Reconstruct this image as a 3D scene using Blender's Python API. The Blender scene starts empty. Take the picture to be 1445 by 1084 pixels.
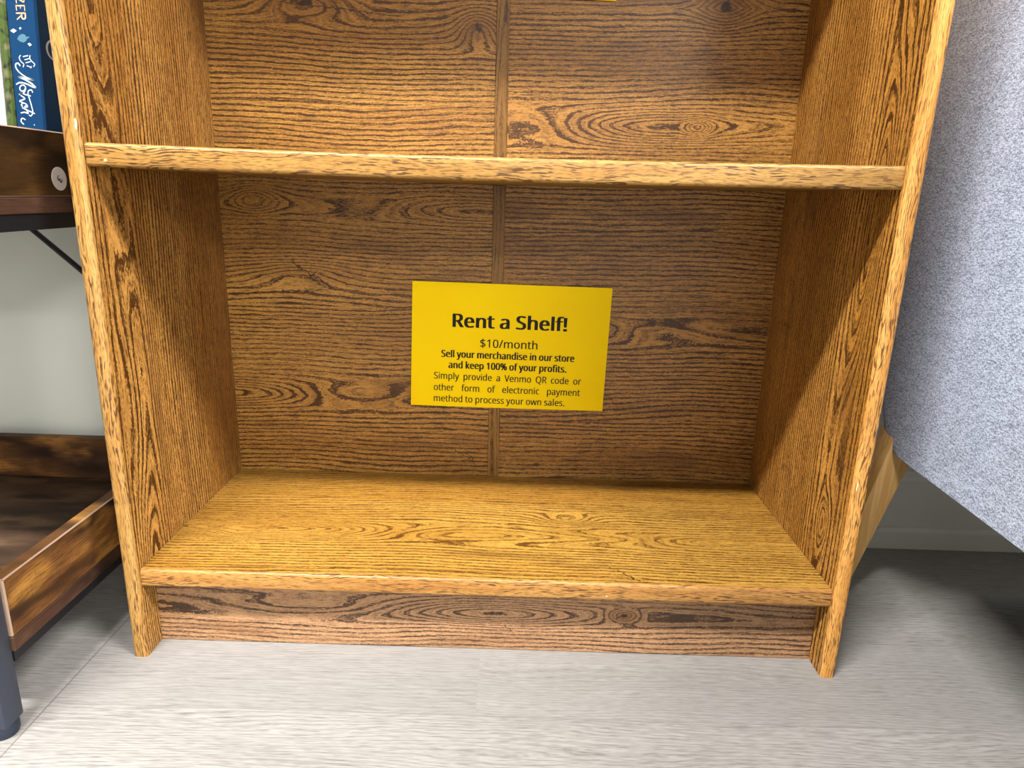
import bpy, bmesh, math, random
from mathutils import Vector, Matrix, Euler
random.seed(4)
SC = bpy.context.scene
COL = SC.collection

# ------------------------------------------------------------------ camera
cam_data = bpy.data.cameras.new('camera')
cam = bpy.data.objects.new('camera', cam_data)
COL.objects.link(cam)
cam_data.sensor_fit = 'HORIZONTAL'
cam_data.sensor_width = 36.0
cam_data.lens = 969.07 / 1445 * 36.0
cam_data.clip_start = 0.01
r = Vector((0.9995515, 0.01012711, 0.02818231))
d = Vector((0.02986331, -0.26692282, -0.9632551))
f = Vector((-0.00223249, 0.9636647, -0.26710553))
M = Matrix.Identity(4)
for i in range(3):
    M[i][0], M[i][1], M[i][2] = r[i], -d[i], -f[i]
M[0][3], M[1][3], M[2][3] = 0.0234, -0.6496, 0.5030
cam.matrix_world = M
SC.camera = cam

# ------------------------------------------------------------------ light and exposure
world = bpy.data.worlds.new('world')
SC.world = world
world.use_nodes = True
world.node_tree.nodes['Background'].inputs[0].default_value = (0.9, 0.95, 1.0, 1)
world.node_tree.nodes['Background'].inputs[1].default_value = 0.0
SC.view_settings.view_transform = 'Standard'
SC.view_settings.look = 'None'
SC.view_settings.gamma = 1
SC.view_settings.exposure = 0.38


def ceiling_lamp(loc, sx, sy, power, color=(1, 0.97, 0.92)):
    l = bpy.data.lights.new('ceiling_lamp', 'AREA')
    l.shape = 'RECTANGLE'
    l.size, l.size_y = sx, sy
    l.energy = power
    l.color = color
    o = bpy.data.objects.new('ceiling_lamp', l)
    COL.objects.link(o)
    o.location = loc
    return o


W_ = (1.0, 0.985, 0.96)
ceiling_lamp((-0.80, -1.22, 2.56), 1.2, 0.14, 60 * 2.5 * 1.27, W_)     # the near row of tubes, along the shelves
ceiling_lamp((1.80, -1.24, 2.56), 1.4, 0.45, 80 * 2.35 * 1.27, W_)
ceiling_lamp((2.30, -4.30, 2.56), 1.2, 0.50, 200 * 0.35 * 1.27, W_)    # rows further back in the shop
ceiling_lamp((3.20, -6.00, 2.56), 1.2, 0.50, 300 * 1.05 * 1.27, W_)
ceiling_lamp((0.30, -6.50, 2.56), 1.2, 0.60, 300 * 0.22 * 1.27, W_)


# ------------------------------------------------------------------ node helpers
def lin(c):
    return tuple(((v / 255) / 12.92 if v / 255 <= 0.04045 else ((v / 255 + 0.055) / 1.055) ** 2.4) for v in c) + (1.0,)


REFL = 0.75


def refl(c):
    q = lin(c)
    return (q[0] * REFL, q[1] * REFL, q[2] * REFL, 1.0)


class G:
    """small wrapper for building node materials"""

    def __init__(self, name, rough=0.5, spec=0.5):
        self.m = bpy.data.materials.new(name)
        self.m.use_nodes = True
        self.t = self.m.node_tree
        self.b = self.t.nodes['Principled BSDF']
        self.b.inputs['Roughness'].default_value = rough
        self.b.inputs['Specular IOR Level'].default_value = spec
        self.tc = self.t.nodes.new('ShaderNodeTexCoord')

    def link(self, a, b):
        self.t.links.new(a, b)

    def put(self, sock, v):
        if isinstance(v, (int, float)):
            sock.default_value = v
        elif isinstance(v, tuple):
            sock.default_value = v
        else:
            self.link(v, sock)

    def m_(self, op, a, b=0.0, c=None, clamp=False):
        n = self.t.nodes.new('ShaderNodeMath')
        n.operation = op
        n.use_clamp = clamp
        self.put(n.inputs[0], a)
        self.put(n.inputs[1], b)
        if c is not None:
            self.put(n.inputs[2], c)
        return n.outputs[0]

    def add(self, a, b): return self.m_('ADD', a, b)
    def sub(self, a, b): return self.m_('SUBTRACT', a, b)
    def mul(self, a, b): return self.m_('MULTIPLY', a, b)

    def xyz(self):
        n = self.t.nodes.new('ShaderNodeSeparateXYZ')
        self.link(self.tc.outputs['Object'], n.inputs[0])
        return n.outputs

    def vec(self, x, y, z=0.0):
        n = self.t.nodes.new('ShaderNodeCombineXYZ')
        for s, v in zip(n.inputs, (x, y, z)):
            self.put(s, v)
        return n.outputs[0]

    def noise(self, v, scale=1.0, detail=2.0, rough=0.5, dist=0.0):
        n = self.t.nodes.new('ShaderNodeTexNoise')
        self.link(v, n.inputs['Vector'])
        n.inputs['Scale'].default_value = scale
        n.inputs['Detail'].default_value = detail
        n.inputs['Roughness'].default_value = rough
        n.inputs['Distortion'].default_value = dist
        return n.outputs['Fac']

    def ramp(self, v, lo, hi, a=0.0, b=1.0, smooth=True):
        n = self.t.nodes.new('ShaderNodeMapRange')
        n.interpolation_type = 'SMOOTHSTEP' if smooth else 'LINEAR'
        n.clamp = True
        self.put(n.inputs[0], v)
        for k, q in zip((1, 2, 3, 4), (lo, hi, a, b)):
            n.inputs[k].default_value = q
        return n.outputs[0]

    def mix(self, fac, a, b):
        n = self.t.nodes.new('ShaderNodeMix')
        n.data_type = 'RGBA'
        self.put(n.inputs[0], fac)
        self.put(n.inputs[6], a)
        self.put(n.inputs[7], b)
        return n.outputs[2]

    def bump(self, h, strength=0.2, dist=0.001):
        n = self.t.nodes.new('ShaderNodeBump')
        n.inputs['Strength'].default_value = strength
        n.inputs['Distance'].default_value = dist
        self.link(h, n.inputs['Height'])
        self.link(n.outputs[0], self.b.inputs['Normal'])

    def gauss(self, u, v, u0, v0, a, b):
        du = self.mul(self.sub(u, u0), 1.0 / a)
        dv = self.mul(self.sub(v, v0), 1.0 / b)
        s = self.add(self.mul(du, du), self.mul(dv, dv))
        return self.m_('EXPONENT', self.mul(s, -1.0))

    def color(self, c):
        self.put(self.b.inputs['Base Color'], c)


def plain(name, c, rough=0.5, spec=0.4, metal=0.0):
    g = G(name, rough, spec)
    g.color(refl(c))
    g.b.inputs['Metallic'].default_value = metal
    return g.m


WOOD = 0.53


def wl(c):
    q = refl(c)
    return (min(0.9, q[0] * WOOD * KW[0]), min(0.9, q[1] * WOOD * KW[0]), q[2] * WOOD * KW[0] * 0.82, 1.0)


KW = [1.0]


def oak(name, u_axis, v_axis, seed, light=(206, 152, 74), mid=(176, 122, 52), dark=(84, 52, 20),
        K=130.0, A=11.0, knots=(), eyes=(), cracks=(), flames=(), pith=0.0, period=0.13, soft=0.006, su=1.5, sv=8.0, strength=1.0, rough=0.42, dash=(30, 4.2)):
    """printed oak laminate: contour lines of a stretched field, with pores that follow them, eyes, knots and cracks"""
    g = G(name, rough, 0.3)
    ax = g.xyz()
    idx = {'x': 0, 'y': 1, 'z': 2}
    u = ax[idx[u_axis]]
    v = ax[idx[v_axis]]
    warp = g.noise(g.vec(g.mul(u, su), g.mul(v, sv), seed), 1.0, 2.0, 0.42)
    # grain runs in bands: each band is symmetric about its own pith line
    dev = g.m_('PINGPONG', g.add(g.sub(v, pith), g.mul(g.sub(g.noise(g.vec(g.mul(u, 3.0), seed + 50.0, seed), 1.0, 1.0, 0.5), 0.5), 0.03)), period)
    dist = g.m_('SQRT', g.add(g.mul(dev, dev), soft * soft))
    fld = g.add(g.mul(dist, K), g.mul(g.sub(warp, 0.5), A * 2))
    for (u0, v0, a, b, amp) in flames:
        fld = g.add(fld, g.mul(g.mul(g.sub(u, u0), amp / a), g.gauss(u, v, u0, v0, a * 1.5, b)))
    fine = g.noise(g.vec(g.mul(u, 26), g.mul(v, 120), seed + 3), 1.0, 2.0, 0.6)
    fld = g.add(fld, g.mul(g.sub(fine, 0.5), 0.7))
    for (u0, v0, a, b, amp) in eyes:
        fld = g.add(fld, g.mul(g.gauss(u, v, u0, v0, a, b), amp))
    for (u0, v0, a, b) in knots:
        fld = g.add(fld, g.mul(g.gauss(u, v, u0, v0, a * 2.6, b * 2.6), 4.5))
    wave = g.m_('SINE', g.mul(fld, 2 * math.pi))
    jag = g.noise(g.vec(g.mul(u, 380), g.mul(v, 380), seed + 9), 1.0, 1.0, 0.5)
    line = g.ramp(g.add(wave, g.mul(g.sub(jag, 0.5), 1.3)), 0.15, 0.75)
    tick = g.noise(g.vec(g.mul(u, dash[0]), g.mul(fld, dash[1]), seed + 7), 1.0, 1.5, 0.55)
    tick_m = g.ramp(tick, 0.46, 0.60)
    pore = g.noise(g.vec(g.mul(u, 110), g.mul(v, 900), seed + 13), 1.0, 1.0, 0.5)
    pore2 = g.noise(g.vec(g.mul(u, 230), g.mul(v, 820), seed + 19), 1.0, 1.0, 0.5)
    pore_m = g.m_('ADD', g.ramp(pore, 0.50, 0.62), g.mul(g.ramp(pore2, 0.53, 0.64), 0.7), clamp=True)
    zone = g.ramp(g.noise(g.vec(g.mul(u, 1.6), g.mul(v, 14), seed + 11), 1.0, 2.0, 0.5), 0.34, 0.60)
    line = g.mul(line, g.add(0.50, g.mul(zone, 0.50)))
    rag = g.noise(g.vec(g.mul(u, 150), g.mul(v, 750), seed + 15), 1.0, 1.0, 0.5)
    line = g.mul(line, g.ramp(rag, 0.34, 0.58, 0.45, 1.0))
    wave2 = g.m_('SINE', g.add(g.mul(fld, 2 * math.pi * 2.7), g.mul(rag, 3.0)))
    line2 = g.mul(g.ramp(wave2, 0.1, 0.8), g.ramp(jag, 0.40, 0.56))
    dk = g.add(g.mul(line, g.add(0.58, g.mul(tick_m, 0.36))), g.add(g.add(g.mul(tick_m, 0.18), g.mul(line2, 0.20)), g.mul(pore_m, 0.24)))
    dk = g.m_('MULTIPLY', dk, strength, clamp=True)
    tone = g.noise(g.vec(g.mul(u, 2.2), g.mul(v, 16), seed + 17), 1.0, 2.0, 0.5)
    base = g.mix(g.ramp(tone, 0.32, 0.68), wl(light), wl(mid))
    colr = g.mix(dk, base, wl(dark))
    stain = g.noise(g.vec(g.mul(u, 5), g.mul(v, 22), seed + 41), 1.0, 2.0, 0.5)
    colr = g.mix(g.ramp(stain, 0.58, 0.74, 0.0, 0.45), colr, wl((96, 60, 34)))
    wobn = None
    if knots or cracks:
        wobn = g.sub(g.noise(g.vec(g.mul(u, 120), g.mul(v, 150), seed + 30), 1.0, 2.0, 0.6), 0.5)
    for (u0, v0, a, b) in knots:
        k = g.gauss(u, v, u0, v0, a, b)
        halo = g.gauss(u, v, u0, v0, a * 2.6, b * 2.4)
        colr = g.mix(g.mul(halo, 0.5), colr, wl((112, 70, 34)))
        colr = g.mix(g.ramp(g.add(k, g.mul(wobn, 1.5)), 0.55, 0.90, 0.0, 0.92), colr, wl((44, 30, 20)))
    for (ua, va, ub, vb, w) in cracks:
        L = math.hypot(ub - ua, vb - va)
        cu_, sv_ = (ub - ua) / L, (vb - va) / L
        du = g.sub(u, (ua + ub) / 2); dv = g.sub(v, (va + vb) / 2)
        al = g.add(g.mul(du, cu_), g.mul(dv, sv_))
        ac = g.add(g.sub(g.mul(dv, cu_), g.mul(du, sv_)), g.mul(wobn, w * 9))
        m1 = g.ramp(g.m_('ABSOLUTE', al), L * 0.35, L * 0.5, 1.0, 0.0)
        m2 = g.ramp(g.m_('ABSOLUTE', ac), w * 0.4, w, 1.0, 0.0)
        colr = g.mix(g.mul(g.mul(m1, m2), 0.9), colr, wl((52, 32, 18)))
    g.color(colr)
    g.bump(dk, 0.12, 0.0006)
    return g.m


def edge_oak(name, u_axis, v_axis, v_axis2, seed, light=(222, 170, 102), mid=(206, 148, 80), dark=(112, 72, 38), chips=(), turn=0.7):
    """orange edge band with short dark dashes"""
    g = G(name, 0.42, 0.35)
    ax = g.xyz()
    idx = {'x': 0, 'y': 1, 'z': 2}
    u = ax[idx[u_axis]]
    v = g.add(ax[idx[v_axis]], g.mul(ax[idx[v_axis2]], turn))
    wav = g.mul(g.sub(g.noise(g.vec(g.mul(u, 14), g.mul(v, 40), seed + 2), 1.0, 1.0, 0.5), 0.5), 0.014)
    v2 = g.add(v, wav)
    t = g.noise(g.vec(g.mul(u, 72), g.mul(v2, 820), seed), 1.0, 1.0, 0.5)
    tk = g.ramp(t, 0.525, 0.61)
    t2 = g.noise(g.vec(g.mul(u, 150), g.mul(v2, 1300), seed + 4), 1.0, 1.0, 0.5)
    tk2 = g.ramp(t2, 0.50, 0.66)
    dens = g.ramp(g.noise(g.vec(g.mul(u, 8), g.mul(v2, 90), seed + 5), 1.0, 1.0, 0.5), 0.3, 0.65, 0.3, 1.0)
    tone = g.noise(g.vec(g.mul(u, 6), g.mul(v2, 120), seed + 8), 1.0, 2.0, 0.5)
    base = g.mix(g.ramp(tone, 0.35, 0.65), wl(light), wl(mid))
    dk = g.m_('ADD', g.mul(tk, g.mul(dens, 1.0)), g.mul(tk2, 0.42), clamp=True)
    colr = g.mix(dk, base, wl(dark))
    jag = g.noise(g.vec(g.mul(u, 500), g.mul(v, 500), seed + 9), 1.0, 1.0, 0.5)
    for (u0, v0, a, b) in chips:
        k = g.gauss(u, ax[idx[v_axis]], u0, v0, a, b)
        colr = g.mix(g.ramp(g.add(k, g.mul(g.sub(jag, 0.5), 0.5)), 0.45, 0.6), colr, wl((245, 232, 210)))
    g.color(colr)
    g.bump(tk, 0.08, 0.0004)
    return g.m


# ------------------------------------------------------------------ mesh helpers
def bm_box(bm, x0, x1, y0, y1, z0, z1, mi=0, xf=None):
    vs = []
    for x in (x0, x1):
        for y in (y0, y1):
            for z in (z0, z1):
                p = Vector((x, y, z))
                if xf:
                    p = xf @ p
                vs.append(bm.verts.new(p))
    fs = []
    for q in ((0, 1, 3, 2), (4, 6, 7, 5), (0, 4, 5, 1), (2, 3, 7, 6), (0, 2, 6, 4), (1, 5, 7, 3)):
        fc = bm.faces.new([vs[i] for i in q])
        fc.material_index = mi
        fs.append(fc)
    return vs, fs


def bevel(bm, w, seg=2, sel=None):
    es = [e for e in bm.edges if sel is None or sel(e)]
    bmesh.ops.bevel(bm, geom=es, offset=w, segments=seg, profile=0.5, affect='EDGES')


def obj(name, bm, mats, parent=None, origin=None, smooth=None):
    """link a bmesh given in world coordinates as one mesh object"""
    if origin is None:
        origin = Vector((0, 0, 0))
    origin = Vector(origin)
    bmesh.ops.recalc_face_normals(bm, faces=bm.faces)
    me = bpy.data.meshes.new(name)
    inv = None
    if parent is not None:
        inv = parent.matrix_basis.inverted()
        if parent.parent is not None:
            inv = inv @ parent.parent.matrix_basis.inverted()
        bm.transform(inv)
    else:
        bm.transform(Matrix.Translation(-origin))
    bm.to_mesh(me)
    bm.free()
    for m in (mats if isinstance(mats, (list, tuple)) else [mats]):
        me.materials.append(m)
    if smooth:
        me.shade_smooth()
        try:
            me.set_sharp_from_angle(angle=math.radians(smooth))
        except Exception:
            pass
    o = bpy.data.objects.new(name, me)
    COL.objects.link(o)
    if parent is not None:
        o.parent = parent
    else:
        o.location = origin
    return o


def tag(o, label, cat, group=None):
    o['label'] = label
    o['category'] = cat
    if group:
        o['group'] = group


def thing(name, loc, label, cat, group=None, mat=None):
    o = bpy.data.objects.new(name, None)
    COL.objects.link(o)
    o.empty_display_size = 0.05
    if mat is not None:
        o.matrix_world = mat
    else:
        o.location = loc
        o.matrix_basis = Matrix.Translation(Vector(loc))
    tag(o, label, cat, group)
    return o


def struct(name, bm, mat, origin=None):
    o = obj(name, bm, mat, None, origin)
    o['kind'] = 'structure'
    return o


# ------------------------------------------------------------------ materials of the setting
def floor_material():
    g = G('pale_vinyl_planks', 0.42, 0.4)
    ax = g.xyz()
    x, y = ax[0], ax[1]
    row = g.m_('FLOOR', g.mul(g.add(y, 0.0785), 1 / 0.1355))
    past = g.m_('GREATER_THAN', x, -0.43)
    mid = g.mul(g.m_('GREATER_THAN', x, -0.005), g.m_('COMPARE', row, 0.0, 0.1))
    far = g.m_('FLOOR', g.mul(g.add(x, 0.43), 1 / 1.22))
    pid = g.add(g.add(g.mul(row, 3.17), g.mul(far, 7.31)), g.mul(mid, 2.3))
    wn = g.t.nodes.new('ShaderNodeTexWhiteNoise')
    wn.noise_dimensions = '1D'
    g.link(pid, wn.inputs['W'])
    off = g.mul(wn.outputs['Value'], 30)
    warp = g.noise(g.vec(g.mul(x, 2.2), g.mul(y, 13), off), 1.0, 2.0, 0.5)
    fld = g.add(g.mul(y, 230), g.mul(warp, 14))
    fine = g.noise(g.vec(g.mul(x, 14), g.mul(y, 130), off), 1.0, 3.0, 0.65)
    fld = g.add(fld, g.mul(fine, 1.2))
    wv = g.ramp(g.m_('SINE', g.mul(fld, 2 * math.pi)), -0.2, 1.0)
    tick = g.noise(g.vec(g.mul(x, 34), g.mul(fld, 5.5), off), 1.0, 2.0, 0.6)
    tk = g.ramp(tick, 0.40, 0.70)
    cloud = g.noise(g.vec(g.mul(x, 3), g.mul(y, 22), off), 1.0, 3.0, 0.55)
    cl = g.ramp(cloud, 0.3, 0.7)
    pin = g.ramp(g.noise(g.vec(g.mul(x, 60), g.mul(y, 1000), off), 1.0, 1.0, 0.5), 0.42, 0.66)
    dk = g.add(g.add(g.mul(g.mul(wv, fine), 0.46), g.mul(tk, 0.32)), g.add(g.mul(cl, 0.14), g.mul(pin, 0.34)))
    c = g.mix(g.m_('MULTIPLY', dk, 1.0, clamp=True), refl((164, 161, 157)), refl((108, 103, 98)))
    tone = g.add(g.mul(wn.outputs['Value'], 0.16), g.mul(g.m_('COMPARE', row, 0.0, 0.1), 0.28))
    c = g.mix(tone, c, refl((132, 129, 125)))
    # plank joints
    fy = g.m_('FRACT', g.mul(g.add(y, 0.0785), 1 / 0.1355))
    jy = g.add(g.m_('LESS_THAN', fy, 0.008), 0.0)
    fx = g.m_('FRACT', g.mul(g.add(x, 0.43), 1 / 1.22))
    jx = g.m_('LESS_THAN', fx, 0.0012)
    c = g.mix(g.m_('MULTIPLY', g.add(g.mul(jy, 0.25), g.mul(jx, 0.6)), 1.0, clamp=True), c, refl((84, 76, 70)))
    g.color(c)
    g.bump(dk, 0.06, 0.0006)
    return g.m


def painted(name, c, amount=0.03, rough=0.6):
    g = G(name, rough, 0.3)
    n = g.noise(g.tc.outputs['Object'], 6.0, 3.0, 0.5)
    c2 = tuple(max(0, v - 255 * amount) for v in c)
    g.color(g.mix(g.ramp(n, 0.3, 0.7), refl(c), refl(c2)))
    n2 = g.noise(g.tc.outputs['Object'], 220.0, 2.0, 0.5)
    g.bump(n2, 0.05, 0.0005)
    return g.m


M_FLOOR = floor_material()
M_WALL = painted('wall_paint', (228, 230, 222), 0.02)
M_BASE = painted('baseboard_paint', (240, 238, 230), 0.04, 0.45)
M_CEIL = painted('ceiling_paint', (165, 165, 162), 0.01, 0.8)

# ------------------------------------------------------------------ the room
XL, XR, YF, YB, ZC = -3.6, 4.2, -7.5, 0.309, 2.6
bm = bmesh.new(); bm_box(bm, XL, XR, YF, YB + 0.1, -0.05, 0); struct('floor', bm, M_FLOOR)
bm = bmesh.new(); bm_box(bm, XL, XR, YF, YB + 0.1, ZC, ZC + 0.05); struct('ceiling', bm, M_CEIL)
bm = bmesh.new(); bm_box(bm, XL, XR, YB, YB + 0.1, 0, ZC); struct('wall_back', bm, M_WALL)
bm = bmesh.new(); bm_box(bm, XL - 0.1, XL, YF, YB + 0.1, 0, ZC); struct('wall_left', bm, M_WALL)
bm = bmesh.new(); bm_box(bm, XR, XR + 0.1, YF, YB + 0.1, 0, ZC); struct('wall_right', bm, M_WALL)
bm = bmesh.new(); bm_box(bm, XL, XR, YF - 0.1, YF, 0, ZC); struct('wall_front', bm, M_WALL)
# baseboard: tall board with a bevelled top and a rounded shoe strip at the floor
bm = bmesh.new()
prof = [(YB, 0), (0.3015, 0), (0.3015, 0.108), (0.3035, 0.114), (0.3035, 0.119), (0.3055, 0.122), (YB, 0.122)]
a = [bm.verts.new((XL, y, z)) for y, z in prof]
b = [bm.verts.new((XR, y, z)) for y, z in prof]
for i in range(len(prof)):
    j = (i + 1) % len(prof)
    bm.faces.new((a[i], a[j], b[j], b[i]))
bm.faces.new(a); bm.faces.new(b)
struct('baseboard_back', bm, M_BASE)
bm = bmesh.new()
prof = [(0.3015, 0), (0.294, 0)] + [(0.3015 - 0.0075 * math.cos(t), 0.026 + 0.0075 * math.sin(t)) for t in [math.pi / 2 * k / 6 for k in range(7)]]
a = [bm.verts.new((XL, y, z)) for y, z in prof]
b = [bm.verts.new((XR, y, z)) for y, z in prof]
for i in range(len(prof)):
    j = (i + 1) % len(prof)
    bm.faces.new((a[i], a[j], b[j], b[i]))
bm.faces.new(a); bm.faces.new(b)
struct('trim_back', bm, M_BASE)

# ------------------------------------------------------------------ the oak bookcase
W, TS, D, H1, H2, T = 0.37, 0.0158, 0.2805, 0.105, 0.537, 0.0208
YS = -0.0054           # front of the side panels
KICK = 0.0264
TOP = 1.86
case = thing('bookcase', (0, 0, 0), 'empty golden oak laminate bookcase with yellow signs, standing in the middle', 'bookcase')

KW[0] = 1.68
M_BACKL = oak('oak_back_left', 'x', 'z', 3.1, light=(200, 146, 76), mid=(172, 120, 58), dark=(74, 44, 18), K=150, A=3.2, strength=1.5, pith=0.22, period=0.13,
              knots=((-0.033, 0.697, 0.009, 0.008), (-0.246, 0.722, 0.022, 0.007)),
              cracks=((-0.062, 0.146, -0.030, 0.126, 0.0008), (-0.036, 0.137, -0.028, 0.117, 0.0007), (-0.285, 0.411, -0.225, 0.371, 0.0016), (-0.38, 0.360, -0.222, 0.372, 0.0009), (-0.29, 0.722, -0.12, 0.708, 0.0009)),
              eyes=((-0.325, 0.487, 0.030, 0.016, -4.0), (-0.27, 0.39, 0.06, 0.018, 2.5)),
              flames=((-0.29, 0.222, 0.085, 0.016, 5.0), (-0.10, 0.478, 0.07, 0.012, -3.0)))
KW[0] = 1.75
M_BACKR = oak('oak_back_right', 'x', 'z', 8.7, light=(196, 142, 76), mid=(166, 116, 58), dark=(72, 42, 18), K=150, A=3.0, strength=1.5, pith=0.323, period=0.1325,
              knots=((0.268, 0.731, 0.012, 0.010),),
              eyes=((0.248, 0.590, 0.016, 0.010, -4.0),),
              flames=((0.11, 0.588, 0.085, 0.018, -6.0), (0.14, 0.325, 0.07, 0.015, 4.0)))
KW[0] = 1.9
M_SIDEL = oak('oak_side_left', 'z', 'y', 15.3, light=(200, 146, 82), mid=(172, 118, 58), dark=(70, 40, 16), K=190, A=4.0, strength=1.75, pith=0.042, period=0.16, soft=0.020,
              eyes=((0.47, 0.05, 0.09, 0.014, 2.5),), flames=((0.17, 0.030, 0.10, 0.020, 5.0), (0.62, 0.035, 0.10, 0.014, -3.5)), su=1.0, sv=9, dash=(24, 4.4))
KW[0] = 2.0
M_SIDER = oak('oak_side_right', 'z', 'y', 22.9, light=(210, 150, 78), mid=(184, 126, 58), dark=(70, 40, 16), K=190, A=4.0, strength=1.75, pith=0.045, period=0.16, soft=0.020,
              eyes=((0.163, 0.046, 0.030, 0.012, -3.5),), flames=((0.36, 0.040, 0.10, 0.014, -3.0), (0.60, 0.040, 0.10, 0.014, 3.0)), su=1.0, sv=9, dash=(24, 4.4))
KW[0] = 1.28
M_SHELF = oak('oak_bottom_shelf', 'x', 'y', 31.4, light=(222, 170, 84), mid=(202, 146, 64), dark=(104, 64, 26), K=165, A=2.8, strength=1.2, pith=0.10, period=0.09,
              cracks=((0.133, 0.036, 0.149, 0.025, 0.0012), (0.147, 0.024, 0.168, 0.006, 0.0012)),
              eyes=((0.095, 0.148, 0.035, 0.016, 4.0), (-0.30, 0.085, 0.025, 0.008, -3.0)),
              flames=((-0.14, 0.102, 0.12, 0.018, 9.0), (0.22, 0.10, 0.08, 0.010, -3.0)))
KW[0] = 1.0
M_SHELF2 = oak('oak_upper_shelf', 'x', 'y', 37.7, light=(206, 152, 74), mid=(184, 128, 56), dark=(96, 60, 24), K=140, A=6)
KW[0] = 2.35
M_KICK = oak('oak_kick_plate', 'x', 'z', 44.1, light=(174, 132, 104), mid=(152, 114, 88), dark=(66, 46, 36), K=150, A=3.5, su=2.2, strength=1.3, pith=0.045, period=0.09, flames=((-0.08, 0.048, 0.12, 0.014, -5.0), (0.06, 0.045, 0.08, 0.012, 3.0)),
             knots=((0.155, 0.049, 0.007, 0.003),), cracks=((0.020, 0.033, 0.033, 0.022, 0.0009), (0.146, 0.044, 0.160, 0.052, 0.001)))
KW[0] = 1.15
M_STRIP = oak('oak_divider', 'z', 'x', 51.0, light=(186, 134, 64), mid=(156, 108, 48), dark=(84, 52, 20), K=300, A=4)
KW[0] = 1.2
M_EDGEL = edge_oak('oak_edge_left', 'z', 'x', 'y', 2.2, chips=((0.552, -0.372, 0.006, 0.0010),))
KW[0] = 2.15
M_EDGER = edge_oak('oak_edge_right', 'z', 'x', 'y', 6.2, light=(216, 158, 90), mid=(200, 140, 70), chips=((0.228, 0.3735, 0.006, 0.0006),), turn=-0.7)
KW[0] = 0.95
M_EDGE_MID = edge_oak('oak_edge_middle_shelf', 'x', 'z', 'y', 9.2, light=(232, 178, 104), mid=(214, 156, 84), chips=((-0.352, 0.522, 0.0022, 0.0015), (0.004, 0.5345, 0.0014, 0.0012)))
KW[0] = 1.25
M_EDGE_LOW = edge_oak('oak_edge_bottom_shelf', 'x', 'z', 'y', 12.2, light=(220, 162, 94), mid=(204, 142, 76), chips=((0.078, 0.0855, 0.0016, 0.0016), (0.13, 0.09, 0.0012, 0.0012)))


def side_panel(sgn, m_in, m_edge):
    x0, x1 = (W, W + TS) if sgn > 0 else (-W - TS, -W)
    bm = bmesh.new()
    bm_box(bm, x0, x1, YS, D + 0.006, 0, TOP)
    bevel(bm, 0.0045, 3, lambda e: all(abs(v.co.y - YS) < 1e-5 for v in e.verts) and abs(e.verts[0].co.z - e.verts[1].co.z) > 0.5)
    bmesh.ops.recalc_face_normals(bm, faces=bm.faces)
    for fc in bm.faces:
        if fc.normal.y < -0.25:
            fc.material_index = 1
    return obj('side_panel', bm, [m_in, m_edge], case, smooth=40)


side_panel(-1, M_SIDEL, M_EDGEL)
side_panel(1, M_SIDER, M_EDGER)


def shelf(ztop, name, m_top, m_edge, sag=0.0, y0=0.0):
    bm = bmesh.new()
    n = 40
    w = W - 0.0004
    r = 0.0035
    prof = [(D - 0.0005, -T), (y0 + r, -T)]
    for k in range(1, 5):
        t = math.pi / 2 * k / 4
        prof.append((y0 + r - r * math.sin(t), -T + r - r * math.cos(t)))
    for k in range(0, 5):
        t = math.pi / 2 * k / 4
        prof.append((y0 + r - r * math.cos(t), -r + r * math.sin(t)))
    prof.append((D - 0.0005, 0))
    rings = []
    for i in range(n + 1):
        x = -w + 2 * w * i / n
        dz = -sag * (1 - (x / w) ** 2)
        rings.append([bm.verts.new((x, y, ztop + z + dz)) for y, z in prof])
    for i in range(n):
        for j in range(len(prof)):
            k = (j + 1) % len(prof)
            fc = bm.faces.new((rings[i][j], rings[i][k], rings[i + 1][k], rings[i + 1][j]))
            if 1 <= j <= 9:
                fc.material_index = 1
    bm.faces.new(rings[0]); bm.faces.new(rings[-1])
    return obj(name, bm, [m_top, m_edge], case, smooth=30)


shelf(H1, 'shelf', M_SHELF, M_EDGE_LOW)
shelf(H2, 'shelf', M_SHELF2, M_EDGE_MID, sag=0.0028)
shelf(1.006, 'shelf', M_SHELF2, M_EDGE_MID)
shelf(1.44, 'shelf', M_SHELF2, M_EDGE_MID)
shelf(TOP - 0.002, 'top_panel', M_SHELF2, M_EDGE_MID)
bm = bmesh.new(); bm_box(bm, -W, -0.0035, D, D + 0.004, 0.02, TOP - 0.005); obj('back_panel', bm, M_BACKL, case)
bm = bmesh.new(); bm_box(bm, -0.0035, W, D, D + 0.004, 0.02, TOP - 0.005); obj('back_panel', bm, M_BACKR, case)
segs = [(H1, H2 - T - 0.003), (H2 - 0.003, 1.006 - T), (1.006, 1.44 - T), (1.44, TOP - 0.002 - T)]
for z0, z1 in segs:
    bm = bmesh.new(); bm_box(bm, -0.0105, 0.0055, D - 0.0016, D, z0 + 0.0003, z1 - 0.0003)
    bevel(bm, 0.0005, 1)
    obj('divider_strip', bm, M_STRIP, case)
bm = bmesh.new(); bm_box(bm, -W + 0.0003, W - 0.0003, KICK, KICK + 0.014, 0.0008, H1 - T - 0.0003)
obj('kick_plate', bm, M_KICK, case)

# ------------------------------------------------------------------ the yellow signs
def paper_material():
    g = G('yellow_paper', 0.6, 0.08)
    n = g.noise(g.tc.outputs['Object'], 9.0, 2.0, 0.5)
    g.color(g.mix(g.ramp(n, 0.3, 0.7), refl((255, 218, 0)), refl((253, 213, 0))))
    return g.m


M_PAPER = paper_material()
M_INK = plain('black_ink', (22, 20, 14), 0.6, 0.2)


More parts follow.
